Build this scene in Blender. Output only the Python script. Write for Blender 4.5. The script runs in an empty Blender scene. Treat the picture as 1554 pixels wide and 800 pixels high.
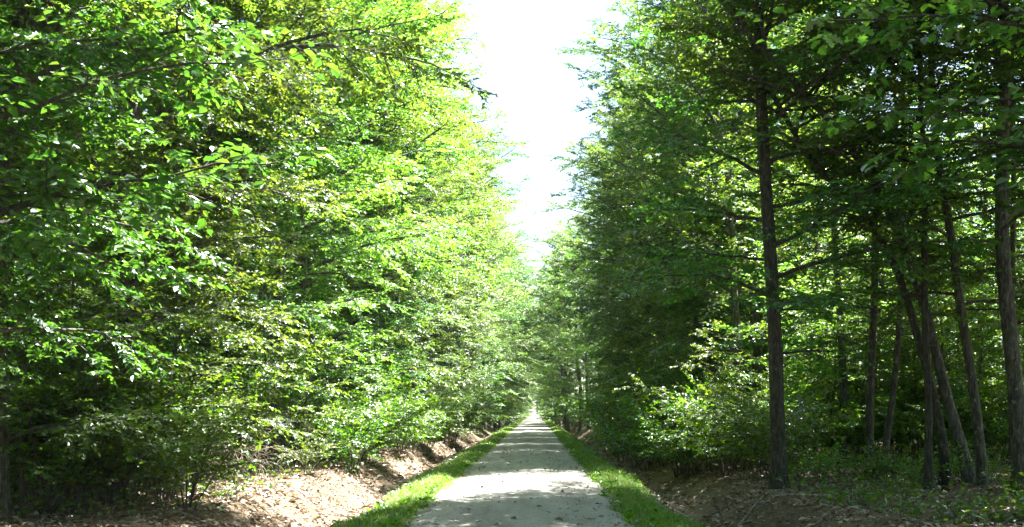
import bpy, math, random
import numpy as np

# ------------------------------------------------------------------ camera, sky, sun, exposure
scene = bpy.context.scene
EYE, FPX, VPX, VPY = 1.6, 1510.0, 812.0, 622.0          # eye height, focal length and vanishing point (photo pixels)
cam_d = bpy.data.cameras.new('camera'); cam = bpy.data.objects.new('camera', cam_d)
scene.collection.objects.link(cam); scene.camera = cam
cam.location = (0, 0, EYE); cam.rotation_euler = (math.radians(90), 0, 0)
cam_d.sensor_width = 36.0; cam_d.lens = 36.0 * FPX / 1554.0
cam_d.shift_x = (777 - VPX) / 1554.0; cam_d.shift_y = (VPY - 400) / 1554.0
cam_d.clip_end = 3000.0

SUN_EL, SUN_AZ = math.radians(60), math.radians(58)      # azimuth measured to the right of the lane's direction
world = bpy.data.worlds.new('World'); scene.world = world; world.use_nodes = True
wn = world.node_tree.nodes; wl = world.node_tree.links
sky = wn.new('ShaderNodeTexSky'); sky.sky_type = 'NISHITA'; sky.sun_disc = False
sky.sun_elevation = SUN_EL; sky.sun_rotation = SUN_AZ
sky.air_density = 1.0; sky.dust_density = 1.6; sky.ozone_density = 1.0
wn['Background'].inputs['Strength'].default_value = 0.05
wl.new(sky.outputs['Color'], wn['Background'].inputs['Color'])
sun_d = bpy.data.lights.new('sun', 'SUN'); sun = bpy.data.objects.new('sun', sun_d)
scene.collection.objects.link(sun)
sun_d.energy = 5.0; sun_d.angle = math.radians(0.55); sun_d.color = (1.0, 0.955, 0.87)
sun.rotation_euler = (math.radians(90) - SUN_EL, 0, math.pi - SUN_AZ)
sun.location = (20, 30, 40)
scene.view_settings.view_transform = 'Standard'; scene.view_settings.look = 'None'
scene.view_settings.gamma = 1.0; scene.view_settings.exposure = 3.1
cy = scene.cycles
cy.max_bounces = 7; cy.diffuse_bounces = 4; cy.glossy_bounces = 2; cy.transmission_bounces = 5
cy.volume_bounces = 0; cy.transparent_max_bounces = 4
cy.use_denoising = True; cy.sample_clamp_indirect = 6.0

COL = scene.collection
R = np.random.default_rng(7)

# ------------------------------------------------------------------ materials
def mat(name):
    m = bpy.data.materials.new(name); m.use_nodes = True
    nt = m.node_tree; nt.nodes.clear()
    return m, nt.nodes, nt.links

def ramp(n, stops):
    r = n.new('ShaderNodeValToRGB'); e = r.color_ramp.elements
    while len(e) < len(stops): e.new(0.5)
    for k, (p, c) in zip(e, stops):
        k.position = p; k.color = (*c, 1)
    return r

def leaf_mat(name, stops, trans, gloss=0.07, mixt=0.5, rough=0.5, objvar=0.35):
    """thin leaf: reflects, lets light through in a yellower green, and has a waxy sheen; colour varies leaf by leaf and tree by tree"""
    m, n, l = mat(name)
    g = n.new('ShaderNodeNewGeometry'); rp = ramp(n, stops)
    oi = n.new('ShaderNodeObjectInfo')
    hs = n.new('ShaderNodeHueSaturation')
    l.new(g.outputs['Random Per Island'], rp.inputs['Fac'])
    mr = n.new('ShaderNodeMapRange'); mr.inputs['To Min'].default_value = 1 - objvar; mr.inputs['To Max'].default_value = 1 + objvar
    l.new(oi.outputs['Random'], mr.inputs['Value']); l.new(mr.outputs['Result'], hs.inputs['Value'])
    mr2 = n.new('ShaderNodeMapRange'); mr2.inputs['To Min'].default_value = 0.495; mr2.inputs['To Max'].default_value = 0.525
    l.new(oi.outputs['Random'], mr2.inputs['Value']); l.new(mr2.outputs['Result'], hs.inputs['Hue'])
    l.new(rp.outputs['Color'], hs.inputs['Color'])
    d = n.new('ShaderNodeBsdfDiffuse'); l.new(hs.outputs['Color'], d.inputs['Color'])
    mx = n.new('ShaderNodeMix'); mx.data_type = 'RGBA'; mx.blend_type = 'MULTIPLY'; mx.inputs['Factor'].default_value = 1.0
    l.new(hs.outputs['Color'], mx.inputs['A']); mx.inputs['B'].default_value = (*trans, 1)
    t = n.new('ShaderNodeBsdfTranslucent'); l.new(mx.outputs['Result'], t.inputs['Color'])
    ms = n.new('ShaderNodeMixShader'); ms.inputs['Fac'].default_value = mixt
    l.new(d.outputs[0], ms.inputs[1]); l.new(t.outputs[0], ms.inputs[2])
    gl = n.new('ShaderNodeBsdfGlossy'); gl.inputs['Roughness'].default_value = rough
    gl.inputs['Color'].default_value = (0.9, 0.95, 1.0, 1)
    fr = n.new('ShaderNodeFresnel'); fr.inputs['IOR'].default_value = 1.45
    mu = n.new('ShaderNodeMath'); mu.operation = 'MULTIPLY'; mu.inputs[1].default_value = gloss * 2.2
    l.new(fr.outputs[0], mu.inputs[0])
    ms2 = n.new('ShaderNodeMixShader'); l.new(mu.outputs[0], ms2.inputs['Fac'])
    l.new(ms.outputs[0], ms2.inputs[1]); l.new(gl.outputs[0], ms2.inputs[2])
    o = n.new('ShaderNodeOutputMaterial'); l.new(ms2.outputs[0], o.inputs['Surface'])
    return m

LEAF = leaf_mat('beech_leaf', [(0.0, (0.034, 0.083, 0.013)), (0.45, (0.064, 0.14, 0.02)), (0.85, (0.105, 0.195, 0.03)), (1.0, (0.14, 0.205, 0.036))], (3.2, 2.5, 1.3), mixt=0.57)
OAKLEAF = leaf_mat('oak_leaf', [(0.0, (0.027, 0.078, 0.016)), (0.6, (0.048, 0.12, 0.02)), (1.0, (0.08, 0.165, 0.024))], (2.5, 2.1, 0.9), gloss=0.06, objvar=0.3)
BUSHLEAF = leaf_mat('bush_leaf', [(0.0, (0.035, 0.09, 0.010)), (0.6, (0.065, 0.15, 0.014)), (1.0, (0.12, 0.20, 0.02))], (3.0, 2.4, 0.5))
GRASSM = leaf_mat('grass_blade', [(0.0, (0.07, 0.15, 0.016)), (0.5, (0.125, 0.22, 0.026)), (0.85, (0.20, 0.265, 0.05)), (1.0, (0.36, 0.31, 0.16))], (2.0, 1.9, 0.7), gloss=0.03, mixt=0.42, objvar=0.0)
LITTER = leaf_mat('dead_leaf', [(0.0, (0.075, 0.045, 0.03)), (0.35, (0.19, 0.13, 0.09)), (0.75, (0.34, 0.255, 0.19)), (1.0, (0.46, 0.365, 0.29))], (1.0, 0.8, 0.6), gloss=0.06, mixt=0.15, objvar=0.0)

def principled(name, build):
    m, n, l = mat(name)
    b = n.new('ShaderNodeBsdfPrincipled'); o = n.new('ShaderNodeOutputMaterial'); l.new(b.outputs[0], o.inputs['Surface'])
    build(n, l, b); return m

def noise(n, l, vec, scale, detail=6, rough=0.6):
    t = n.new('ShaderNodeTexNoise'); t.inputs['Scale'].default_value = scale; t.inputs['Detail'].default_value = detail
    t.inputs['Roughness'].default_value = rough; l.new(vec, t.inputs['Vector']); return t

def bark(name, c0, c1, c2, moss=0.25):
    def f(n, l, b):
        tc = n.new('ShaderNodeTexCoord'); mp = n.new('ShaderNodeMapping'); mp.inputs['Scale'].default_value = (1, 1, 0.22)
        l.new(tc.outputs['Object'], mp.inputs['Vector'])
        t1 = noise(n, l, mp.outputs[0], 22, 9, 0.75); t2 = noise(n, l, tc.outputs['Object'], 2.6, 4, 0.6)
        r1 = ramp(n, [(0.40, c0), (0.51, c1), (0.6, c2), (0.72, tuple(min(.5, q * 1.9) for q in c2))]); l.new(t1.outputs['Fac'], r1.inputs['Fac'])
        mx = n.new('ShaderNodeMix'); mx.data_type = 'RGBA'; r2 = ramp(n, [(0.52, (0, 0, 0)), (0.72, (moss * 2.5,) * 3)])
        l.new(t2.outputs['Fac'], r2.inputs['Fac']); l.new(r2.outputs['Color'], mx.inputs['Factor'])
        l.new(r1.outputs['Color'], mx.inputs['A']); mx.inputs['B'].default_value = (0.05, 0.075, 0.02, 1)
        t3 = noise(n, l, tc.outputs['Object'], 7, 5, 0.65); r3 = ramp(n, [(0.6, (0, 0, 0)), (0.68, (.65, .65, .65))]); l.new(t3.outputs['Fac'], r3.inputs['Fac'])
        m3 = n.new('ShaderNodeMix'); m3.data_type = 'RGBA'; l.new(r3.outputs['Color'], m3.inputs['Factor']); l.new(mx.outputs['Result'], m3.inputs['A']); m3.inputs['B'].default_value = (*[q * 2.0 for q in c2], 1)
        l.new(m3.outputs['Result'], b.inputs['Base Color']); b.inputs['Roughness'].default_value = 0.9
        bp = n.new('ShaderNodeBump'); bp.inputs['Strength'].default_value = 1.0; bp.inputs['Distance'].default_value = 0.05
        l.new(t1.outputs['Fac'], bp.inputs['Height']); l.new(bp.outputs[0], b.inputs['Normal'])
    return principled(name, f)
BARK = bark('oak_bark', (0.017, 0.0165, 0.013), (0.045, 0.043, 0.034), (0.095, 0.09, 0.073))
BARKP = bark('hornbeam_bark', (0.032, 0.031, 0.025), (0.082, 0.08, 0.066), (0.165, 0.16, 0.137), 0.25)
DEADW = bark('dead_wood', (0.16, 0.13, 0.10), (0.32, 0.27, 0.21), (0.45, 0.40, 0.33), 0.0)
TWIG = bark('twig_bark', (0.045, 0.035, 0.025), (0.085, 0.068, 0.05), (0.13, 0.11, 0.085), 0.0)

def soil(n, l, b):
    tc = n.new('ShaderNodeTexCoord'); v = tc.outputs['Object']
    t1 = noise(n, l, v, 22, 8, 0.75); t2 = noise(n, l, v, 0.7, 4, 0.6)
    vo = n.new('ShaderNodeTexVoronoi'); vo.inputs['Scale'].default_value = 26; l.new(v, vo.inputs['Vector'])
    r1 = ramp(n, [(0.25, (0.05, 0.033, 0.021)), (0.5, (0.12, 0.082, 0.052)), (0.75, (0.23, 0.17, 0.115))]); l.new(t1.outputs['Fac'], r1.inputs['Fac'])
    mx = n.new('ShaderNodeMix'); mx.data_type = 'RGBA'; mx.blend_type = 'OVERLAY'; mx.inputs['Factor'].default_value = 0.5
    bw = n.new('ShaderNodeRGBToBW'); l.new(vo.outputs['Color'], bw.inputs[0])
    l.new(r1.outputs['Color'], mx.inputs['A']); l.new(bw.outputs[0], mx.inputs['B'])
    m2 = n.new('ShaderNodeMix'); m2.data_type = 'RGBA'; r2 = ramp(n, [(0.42, (0, 0, 0)), (0.66, (0.55, 0.55, 0.55))])
    l.new(t2.outputs['Fac'], r2.inputs['Fac']); l.new(r2.outputs['Color'], m2.inputs['Factor'])
    l.new(mx.outputs['Result'], m2.inputs['A']); m2.inputs['B'].default_value = (0.27, 0.205, 0.145, 1)
    l.new(m2.outputs['Result'], b.inputs['Base Color']); b.inputs['Roughness'].default_value = 0.95
    bp = n.new('ShaderNodeBump'); bp.inputs['Strength'].default_value = 1.0; bp.inputs['Distance'].default_value = 0.04
    l.new(t1.outputs['Fac'], bp.inputs['Height']); l.new(bp.outputs[0], b.inputs['Normal'])
SOIL = principled('leaf_mould', soil)

def turf(n, l, b):
    tc = n.new('ShaderNodeTexCoord'); t1 = noise(n, l, tc.outputs['Object'], 9, 8, 0.7)
    r1 = ramp(n, [(0.3, (0.05, 0.075, 0.018)), (0.55, (0.085, 0.12, 0.03)), (0.75, (0.17, 0.15, 0.08))]); l.new(t1.outputs['Fac'], r1.inputs['Fac'])
    l.new(r1.outputs['Color'], b.inputs['Base Color']); b.inputs['Roughness'].default_value = 0.95
TURF = principled('turf_soil', turf)

def gravel(n, l, b):
    tc = n.new('ShaderNodeTexCoord'); v = tc.outputs['Object']
    vo = n.new('ShaderNodeTexVoronoi'); vo.inputs['Scale'].default_value = 55; l.new(v, vo.inputs['Vector'])
    vo2 = n.new('ShaderNodeTexVoronoi'); vo2.inputs['Scale'].default_value = 13; l.new(v, vo2.inputs['Vector'])
    bw = n.new('ShaderNodeRGBToBW'); l.new(vo.outputs['Color'], bw.inputs[0])
    r1 = ramp(n, [(0.1, (0.20, 0.194, 0.182)), (0.5, (0.262, 0.255, 0.24)), (0.9, (0.34, 0.332, 0.315))]); l.new(bw.outputs[0], r1.inputs['Fac'])
    mp = n.new('ShaderNodeMapping'); mp.inputs['Scale'].default_value = (1.0, 0.16, 1); l.new(v, mp.inputs['Vector'])
    t2 = noise(n, l, mp.outputs[0], 2.2, 6, 0.65); t3 = noise(n, l, v, 7, 6, 0.7)
    r2 = ramp(n, [(0.3, (0.6, 0.57, 0.52)), (0.5, (0.95, 0.95, 0.95)), (0.72, (1.25, 1.24, 1.22))]); l.new(t2.outputs['Fac'], r2.inputs['Fac'])
    m1 = n.new('ShaderNodeMix'); m1.data_type = 'RGBA'; m1.blend_type = 'MULTIPLY'; m1.inputs['Factor'].default_value = 1
    l.new(r1.outputs['Color'], m1.inputs['A']); l.new(r2.outputs['Color'], m1.inputs['B'])
    r3 = ramp(n, [(0.62, (0, 0, 0)), (0.75, (0.7, 0.7, 0.7))]); l.new(t3.outputs['Fac'], r3.inputs['Fac'])
    m2 = n.new('ShaderNodeMix'); m2.data_type = 'RGBA'; l.new(r3.outputs['Color'], m2.inputs['Factor'])
    l.new(m1.outputs['Result'], m2.inputs['A']); m2.inputs['B'].default_value = (0.20, 0.165, 0.12, 1)
    l.new(m2.outputs['Result'], b.inputs['Base Color']); b.inputs['Roughness'].default_value = 0.9
    bp = n.new('ShaderNodeBump'); bp.inputs['Strength'].default_value = 0.4; bp.inputs['Distance'].default_value = 0.006
    l.new(vo.outputs['Distance'], bp.inputs['Height']); l.new(bp.outputs[0], b.inputs['Normal'])
GRAVEL = principled('pale_gravel', gravel)

# ------------------------------------------------------------------ mesh helpers
class MB:
    """collects polygons of 3 or 4 corners with a material index; build() makes ONE mesh"""
    def __init__(s): s.v = []; s.f = []; s.m = []; s.n = 0
    def add(s, v, f, mi=0):
        v = np.asarray(v, float).reshape(-1, 3); f = np.asarray(f, np.int64)
        s.v.append(v); s.f.append(f + s.n); s.m.append(np.full(len(f), mi)); s.n += len(v)
    def tube(s, P, rad, k=6, mi=0, cap=True):
        P = np.asarray(P, float); n = len(P); rad = np.asarray(rad, float)
        T = np.gradient(P, axis=0); T /= np.linalg.norm(T, axis=1, keepdims=True) + 1e-9
        ref = np.array([1.0, 0, 0]) if abs(T[0][0]) < 0.8 else np.array([0, 1.0, 0])
        A = np.cross(T, ref); A /= np.linalg.norm(A, axis=1, keepdims=True) + 1e-9
        B = np.cross(T, A)
        th = np.arange(k) / k * 2 * math.pi
        V = P[:, None] + rad[:, None, None] * (np.cos(th)[None, :, None] * A[:, None] + np.sin(th)[None, :, None] * B[:, None])
        i = np.arange(n - 1)[:, None] * k; j = np.arange(k)[None]; j2 = (j + 1) % k
        F = np.stack([i + j, i + j2, i + k + j2, i + k + j], -1).reshape(-1, 4)
        s.add(V.reshape(-1, 3), F, mi)
        return V
    def sticks(s, P, D, rad, mi=0):
        """many straight three-sided twigs at once, tapering to the tip"""
        N = len(P); up = np.tile([0, 0, 1.0], (N, 1)); A = np.cross(D, up); A /= np.linalg.norm(A, axis=1, keepdims=True) + 1e-6
        B = np.cross(D, A); B /= np.linalg.norm(B, axis=1, keepdims=True) + 1e-6
        V = []
        for t, q in ((0, 1.0), (1, 0.35)):
            for a in (0, 2.094, 4.189):
                V.append(P + D * t + rad[:, None] * q * (math.cos(a) * A + math.sin(a) * B))
        V = np.stack(V, 1).reshape(-1, 3)
        f = np.array([[0, 1, 4, 3], [1, 2, 5, 4], [2, 0, 3, 5]])
        s.add(V, (np.arange(N)[:, None, None] * 6 + f).reshape(-1, 4), mi)
    def leaves(s, P, A, Nn, L, W, mi=0, shape='oval', curl=0.12):
        """leaf blades: base P, axis A, normal Nn, length L, width W"""
        A = A / (np.linalg.norm(A, axis=1, keepdims=True) + 1e-9)
        S = np.cross(A, Nn); S /= np.linalg.norm(S, axis=1, keepdims=True) + 1e-9
        U = np.cross(S, A)
        T, F = SHAPES[shape]
        V = (P[:, None] + L[:, None, None] * (T[None, :, 0, None] * A[:, None] + T[None, :, 2, None] * curl / 0.12 * U[:, None])
             + W[:, None, None] * T[None, :, 1, None] * S[:, None])
        k = len(T)
        s.add(V.reshape(-1, 3), (np.arange(len(P))[:, None, None] * k + F).reshape(-1, F.shape[1]), mi)
    def build(s, name, mats, smooth=False):
        me = bpy.data.meshes.new(name)
        V = np.concatenate(s.v) if s.v else np.zeros((0, 3))
        tot = np.concatenate([np.full(len(f), f.shape[1]) for f in s.f]); loops = np.concatenate([f.ravel() for f in s.f])
        me.vertices.add(len(V)); me.vertices.foreach_set('co', V.astype(np.float32).ravel())
        me.loops.add(len(loops)); me.loops.foreach_set('vertex_index', loops.astype(np.int32))
        me.polygons.add(len(tot)); st = np.concatenate([[0], np.cumsum(tot)[:-1]])
        me.polygons.foreach_set('loop_start', st.astype(np.int32))
        me.polygons.foreach_set('material_index', np.concatenate(s.m).astype(np.int32))
        me.polygons.foreach_set('use_smooth', np.full(len(tot), smooth))
        for m in mats: me.materials.append(m)
        me.update(calc_edges=True)
        return me
SHAPES = {
    'oval': (np.array([[0, 0, 0], [0.32, 0.5, 0.10], [0.72, 0.40, 0.06], [1, 0, -0.12], [0.72, -0.40, 0.06], [0.32, -0.5, 0.10]]),
             np.array([[0, 3, 2, 1], [0, 5, 4, 3]])),
    'kite': (np.array([[0, 0, 0], [0.45, 0.5, 0.10], [1, 0, -0.08], [0.45, -0.5, 0.10]]), np.array([[0, 2, 1], [0, 3, 2]])),
    'blade': (np.array([[0, 0.5, 0], [0, -0.5, 0], [0.55, 0.32, 0.04], [0.55, -0.32, 0.04], [1, 0, -0.14]]),
              np.array([[0, 1, 3], [0, 3, 2], [2, 3, 4]])),
}
TRI = {'n': 0}

def obj(name, me, parent=None, loc=(0, 0, 0), rz=0.0, sc=1.0):
    o = bpy.data.objects.new(name, me); COL.objects.link(o)
    o.location = loc; o.rotation_euler = (0, 0, rz); o.scale = (sc, sc, sc)
    if parent: o.parent = parent
    return o
def tag(o, label=None, cat=None, group=None, kind=None):
    if label: o['label'] = label
    if cat: o['category'] = cat
    if group: o['group'] = group
    if kind: o['kind'] = kind
    return o
def W(px, py, d):
    """the point of the place that the photograph shows at a pixel, d metres along the lane"""
    return np.array([(px - VPX) / FPX * d, d, EYE + (VPY - py) / FPX * d])
def unit(v): return v / (np.linalg.norm(v) + 1e-9)

# ------------------------------------------------------------------ terrain
XL, XR = -1.78, 1.30                                     # the edges of the lane
_ph = np.random.default_rng(3).uniform(0, 6.28, (3, 14)); _fr = np.random.default_rng(4).uniform(0.25, 2.6, (2, 14)) * np.where(np.random.default_rng(5).random((2, 14)) < 0.5, -1, 1)
def rough(x, y):
    z = 0
    for k in range(14):
        z = z + np.sin(_fr[0, k] * x + _fr[1, k] * y * 0.8 + _ph[0, k]) / (1 + 0.9 * (abs(_fr[0, k]) + abs(_fr[1, k])))
    return z / 3.0
def sm(a, b, x):
    t = np.clip((x - a) / (b - a), 0, 1); return t * t * (3 - 2 * t)
def edge_wob(y): return 0.10 * np.sin(y * 0.43) + 0.07 * np.sin(y * 1.13 + 1.0) + 0.04 * np.sin(y * 2.9)
def ground(x, y):
    x = np.asarray(x, float); y = np.asarray(y, float)
    n = rough(x, y); w = edge_wob(y) * 1.5
    xl = -(x - XL); xr = x - XR                          # distance out from each edge
    def side(s, deep, bank):
        z = 0.03 * sm(0, 0.15, s)
        z = z - 0.16 * sm(0.35, 1.15, s + w * 0.5) - deep * sm(0.95, 1.75, s + w)
        z = z + (deep + 0.16 + bank) * sm(1.7, 3.1, s + w + 0.22 * n)
        return z + n * (0.05 * sm(0.8, 1.6, s) + 0.10 * sm(2.2, 4.5, s))
    z = np.where(xl > 0, side(xl, 0.34, 0.16), np.where(xr > 0, side(xr, 0.42, 0.10), -0.03))
    return z
def gz(x, y): return float(ground(np.array([x]), np.array([y]))[0])

xs = np.unique(np.concatenate([np.arange(-8, 8.01, 0.17), np.arange(8, 24, 0.6), -np.arange(8, 24, 0.6), np.array([30, 45, 70, 120, 220, 500.]), -np.array([30, 45, 70, 120, 220, 500.]), [XL - .01, XL + .02, XR - .02, XR + .01]]))
ys = np.unique(np.concatenate([np.arange(-14, 8, 0.8), np.arange(8, 46, 0.24), np.arange(46, 110, 0.5), np.arange(110, 330, 2.5), [360, 430, 560, 800., -40, -120, -300]]))
X, Y = np.meshgrid(xs, ys); Z = ground(X, Y)
nx, ny = len(xs), len(ys)
mb = MB(); i = np.arange(ny - 1)[:, None] * nx + np.arange(nx - 1)[None]
F = np.stack([i, i + 1, i + nx + 1, i + nx], -1).reshape(-1, 4)
mb.add(np.stack([X, Y, Z], -1).reshape(-1, 3), F)
xc = (X[:-1, :-1] + X[1:, 1:]) / 2; yc = (Y[:-1, :-1] + Y[1:, 1:]) / 2
w_ = edge_wob(yc)
verge = ((xc < XL + .05) & (xc > XL - 1.12 + w_)) | ((xc > XR - .05) & (xc < XR + 1.08 - w_))
mb.m[0] = verge.ravel().astype(int)
tag(obj('forest_ground', mb.build('forest_ground', [SOIL, TURF], True)), 'brown leaf covered forest floor with ditches either side of the lane', 'ground', kind='structure')

yl = np.unique(np.concatenate([np.arange(-14, 60, 0.35), np.arange(60, 340, 2.0)]))
us = np.linspace(0, 1, 15)
el = XL - 0.02 + 0.05 * np.sin(yl * 1.9) + 0.04 * np.sin(yl * 4.7 + 1) + 0.03 * np.sin(yl * 0.6)
er = XR + 0.02 + 0.05 * np.sin(yl * 2.1 + 2) + 0.04 * np.sin(yl * 5.1) + 0.03 * np.sin(yl * 0.7)
PX = el[:, None] * (1 - us) + er[:, None] * us; PY = np.repeat(yl[:, None], 15, 1)
PZ = 0.035 + 0.035 * (1 - (2 * us - 1) ** 2)[None] - 0.018 * (np.exp(-((us - .24) / .09) ** 2) + np.exp(-((us - .76) / .09) ** 2))[None] + 0.006 * rough(PX * 3, PY * 1.5)
PZ[:, 0] = PZ[:, -1] = 0.012
mb = MB(); k_ = 15; i = np.arange(len(yl) - 1)[:, None] * k_ + np.arange(k_ - 1)[None]
mb.add(np.stack([PX, PY, PZ], -1).reshape(-1, 3), np.stack([i, i + 1, i + k_ + 1, i + k_], -1).reshape(-1, 4))
tag(obj('gravel_lane', mb.build('gravel_lane', [GRAVEL], True)), 'straight pale gravel lane running between the trees to the horizon', 'road', kind='structure')

# ------------------------------------------------------------------ growing trees
UP = np.array([0, 0, 1.0])
def lerp_poly(P, t):
    n = len(P) - 1; f = np.clip(np.asarray(t, float), 0, 1) * n; i = np.minimum(f.astype(int), n - 1); u = (f - i)[..., None]
    return P[i] * (1 - u) + P[i + 1] * u, P[i + 1] - P[i]
def bend(rng, p, az, el0, el1, L, n=8, wig=0.10):
    """a branch that leaves p at azimuth az and changes its rise from el0 to el1 along its length"""
    P = [np.array(p, float)]; a = az
    for k in range(n):
        t = k / (n - 1); e = el0 + (el1 - el0) * t + rng.normal(0, wig * 0.8); a += rng.normal(0, wig)
        P.append(P[-1] + L / n * np.array([math.cos(a) * math.cos(e), math.sin(a) * math.cos(e), math.sin(e)]))
    return np.array(P)

class Plant:
    def __init__(s, seed): s.rng = np.random.default_rng(seed); s.limbs = []; s.trunk = MB(); s.P = []; s.D = []
    def stem(s, P, R_, k=10, flare=0.55):
        P = np.asarray(P, float); R_ = np.asarray(R_, float); u = np.array([0, .1, .22, .4, .68])
        P = np.concatenate([P[0] + (P[1] - P[0]) * u[:, None], P[1:]]); R_ = np.concatenate([R_[0] + (R_[1] - R_[0]) * u, R_[1:]])
        h = P[:, 2] - P[0, 2]
        rr = np.asarray(R_) * (1 + flare * np.exp(-np.maximum(h, 0) / 0.34) + flare * .7 * np.exp(-np.maximum(h, 0) / 0.1))
        v0 = s.trunk.n
        V = s.trunk.tube(P, rr, k)
        # buttressed, slightly uneven trunk
        th = np.arange(k) / k * 2 * math.pi; ph = s.rng.uniform(0, 6.28)
        w = 1 + (0.04 + 0.16 * np.exp(-np.maximum(h, 0) / 0.3))[:, None] * (np.sin(3 * th + ph) + .6 * np.sin(5 * th + 2 * ph))[None] + s.rng.normal(0, 0.03, (len(P), k))
        V2 = P[:, None] + (V - P[:, None]) * w[..., None]
        s.trunk.v[-1] = V2.reshape(-1, 3)
    def limb(s, P, r0, sub_sp=0.34, sub_len=0.4, s0=0.2, twig_sp=0.14, twig_len=0.36, k=5, flat=0.25, subs=True):
        rng = s.rng; m = MB(); n = len(P); t = np.linspace(0, 1, n)
        m.tube(P, r0 * (1 - 0.86 * t) + 0.003, k)
        L = np.linalg.norm(np.diff(P, axis=0), axis=1).sum()
        if subs:
            q = int(max(3, L * (1 - s0) / sub_sp)); side = rng.choice([-1, 1])
            for j in range(q + 1):
                u = s0 + (1 - s0) * (j + rng.uniform(0, .6)) / (q + 0.6); u = min(u, 1.0)
                p, d = lerp_poly(P, u); d = unit(d); side = -side
                hz = unit(np.cross(d, UP) + 1e-6) * side
                lt = unit(hz + rng.normal(0, flat) * np.cross(hz, d))
                ang = math.radians(rng.uniform(35, 68)) if j < q else 0.05
                dd = unit(d * math.cos(ang) + lt * math.sin(ang))
                sl = (sub_len * L * (1.05 - 0.75 * u) + 0.35) * rng.uniform(0.7, 1.2)
                Q = [p]; d2 = dd.copy()
                for z in range(4):
                    d2 = unit(d2 + rng.normal(0, 0.13, 3) + np.array([0, 0, -0.035 * z])); Q.append(Q[-1] + d2 * sl / 4)
                Q = np.array(Q); m.tube(Q, np.linspace(r0 * 0.32 * (1.1 - 0.6 * u) + 0.003, 0.0028, 5), 3)
                nt = max(3, int(sl / twig_sp)); tu = 0.08 + 0.92 * (np.arange(nt) + rng.random(nt) * .7) / nt
                tp, td = lerp_poly(Q, tu); td /= np.linalg.norm(td, axis=1, keepdims=True)
                sg = np.where(np.arange(nt) % 2, 1, -1)[:, None]
                hz2 = np.cross(td, UP); hz2 /= np.linalg.norm(hz2, axis=1, keepdims=True) + 1e-6
                ag = np.radians(rng.uniform(25, 70, nt))[:, None]
                tw = td * np.cos(ag) + hz2 * sg * np.sin(ag) + rng.normal(0, 0.2, (nt, 3)) * [1, 1, 1.1] + [0, 0, -0.06]
                tw /= np.linalg.norm(tw, axis=1, keepdims=True)
                s.P.append(tp); s.D.append(tw * (twig_len * rng.uniform(0.55, 1.25, nt))[:, None])
        s.limbs.append(m)
    def crown(s, per=9, ll=0.085, lw=0.052, shape='oval', tilt=0.42, twigs=True, mats=None, name='crown'):
        rng = s.rng; P = np.concatenate(s.P); D = np.concatenate(s.D); N = len(P); Ls = np.linalg.norm(D, axis=1)
        mb = MB()
        if twigs: mb.sticks(P, D, np.full(N, 0.0036), 1)
        u = np.tile(np.linspace(0.12, 1, per), (N, 1)) + rng.normal(0, 0.04, (N, per))
        sg = np.where(np.arange(per) % 2, 1., -1.)[None] * np.where(rng.random((N, 1)) < .5, 1, -1)
        d = D / Ls[:, None]
        nr = np.tile(UP, (N, 1)) + rng.normal(0, 0.22, (N, 3)); nr -= d * (nr * d).sum(1, keepdims=True); nr /= np.linalg.norm(nr, axis=1, keepdims=True)
        hz = np.cross(d, nr)
        ang = np.radians(rng.uniform(30, 75, (N, per))); ang[:, -1] *= 0.2
        ax = d[:, None] * np.cos(ang)[..., None] + hz[:, None] * (sg * np.sin(ang))[..., None] + rng.normal(0, 0.16, (N, per, 3)) + np.array([0, 0, -0.10])
        base = P[:, None] + D[:, None] * u[..., None]
        nn = nr[:, None] + rng.normal(0, tilt, (N, per, 3))
        sz = ll * rng.uniform(0.6, 1.2, (N, per))
        mb.leaves(base.reshape(-1, 3), ax.reshape(-1, 3), nn.reshape(-1, 3), sz.ravel(), (sz * lw / ll * rng.uniform(.8, 1.15, (N, per))).ravel(), 0, shape)
        s.nleaf = N * per
        return mb.build(name, mats or [LEAF, TWIG])

class Kind:
    """mesh data of one kind of tree or shrub, shared by all its copies"""
    def __init__(s, name, plant, crown_me, wood, split=True):
        s.name = name; s.crown = crown_me
        s.trunk = plant.trunk.build('trunk', [wood], True) if plant.trunk.n else None
        s.limbs = [m.build('limb', [wood if name != 'shrub' else TWIG], True) for m in plant.limbs] if split else None
        s.whole = None
        s.plant = plant; s.wood = wood
    def joined(s):
        if s.whole is None:
            mb = MB()
            for m in [s.plant.trunk] + s.plant.limbs:
                for v, f, mi in zip(m.v, m.f, m.m):
                    pass
                if m.n:
                    V = np.concatenate(m.v); off = mb.n
                    for f in m.f: mb.f.append(f + off); mb.m.append(np.zeros(len(f), int))
                    mb.v.append(V); mb.n += len(V)
            s.whole = mb.build('trunk', [s.wood], True)
        return s.whole
    def put(s, x, y, rz, sc, label, cat, group, near, name=None, z=None):
        e = bpy.data.objects.new(name or s.name, None); COL.objects.link(e); e.empty_display_size = 0.3
        e.location = (x, y, gz(x, y) - 0.04 if z is None else z); e.rotation_euler = (0, 0, rz); e.scale = (sc, sc, sc)
        tag(e, label, cat, group)
        stem = 'stem' if cat == 'shrub' else 'trunk'
        if near and s.limbs:
            if s.trunk: obj(stem, s.trunk, e)
            for l in s.limbs: obj('limb' if cat == 'tree' else 'branch', l, e)
        else:
            obj(stem, s.joined(), e)
        c = obj('crown' if cat == 'tree' else 'foliage', s.crown, e); c['kind'] = 'stuff'
        return e

def trunk_line(rng, H, lean=0.0, wob=0.12, n=16):
    t = np.linspace(0, 1, n); z = H * t
    w = np.cumsum(rng.normal(0, wob, (n, 2)), 0) * 0.6; w -= w[0]
    return np.stack([w[:, 0] + lean * H * t ** 1.7, w[:, 1], z], 1)

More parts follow.
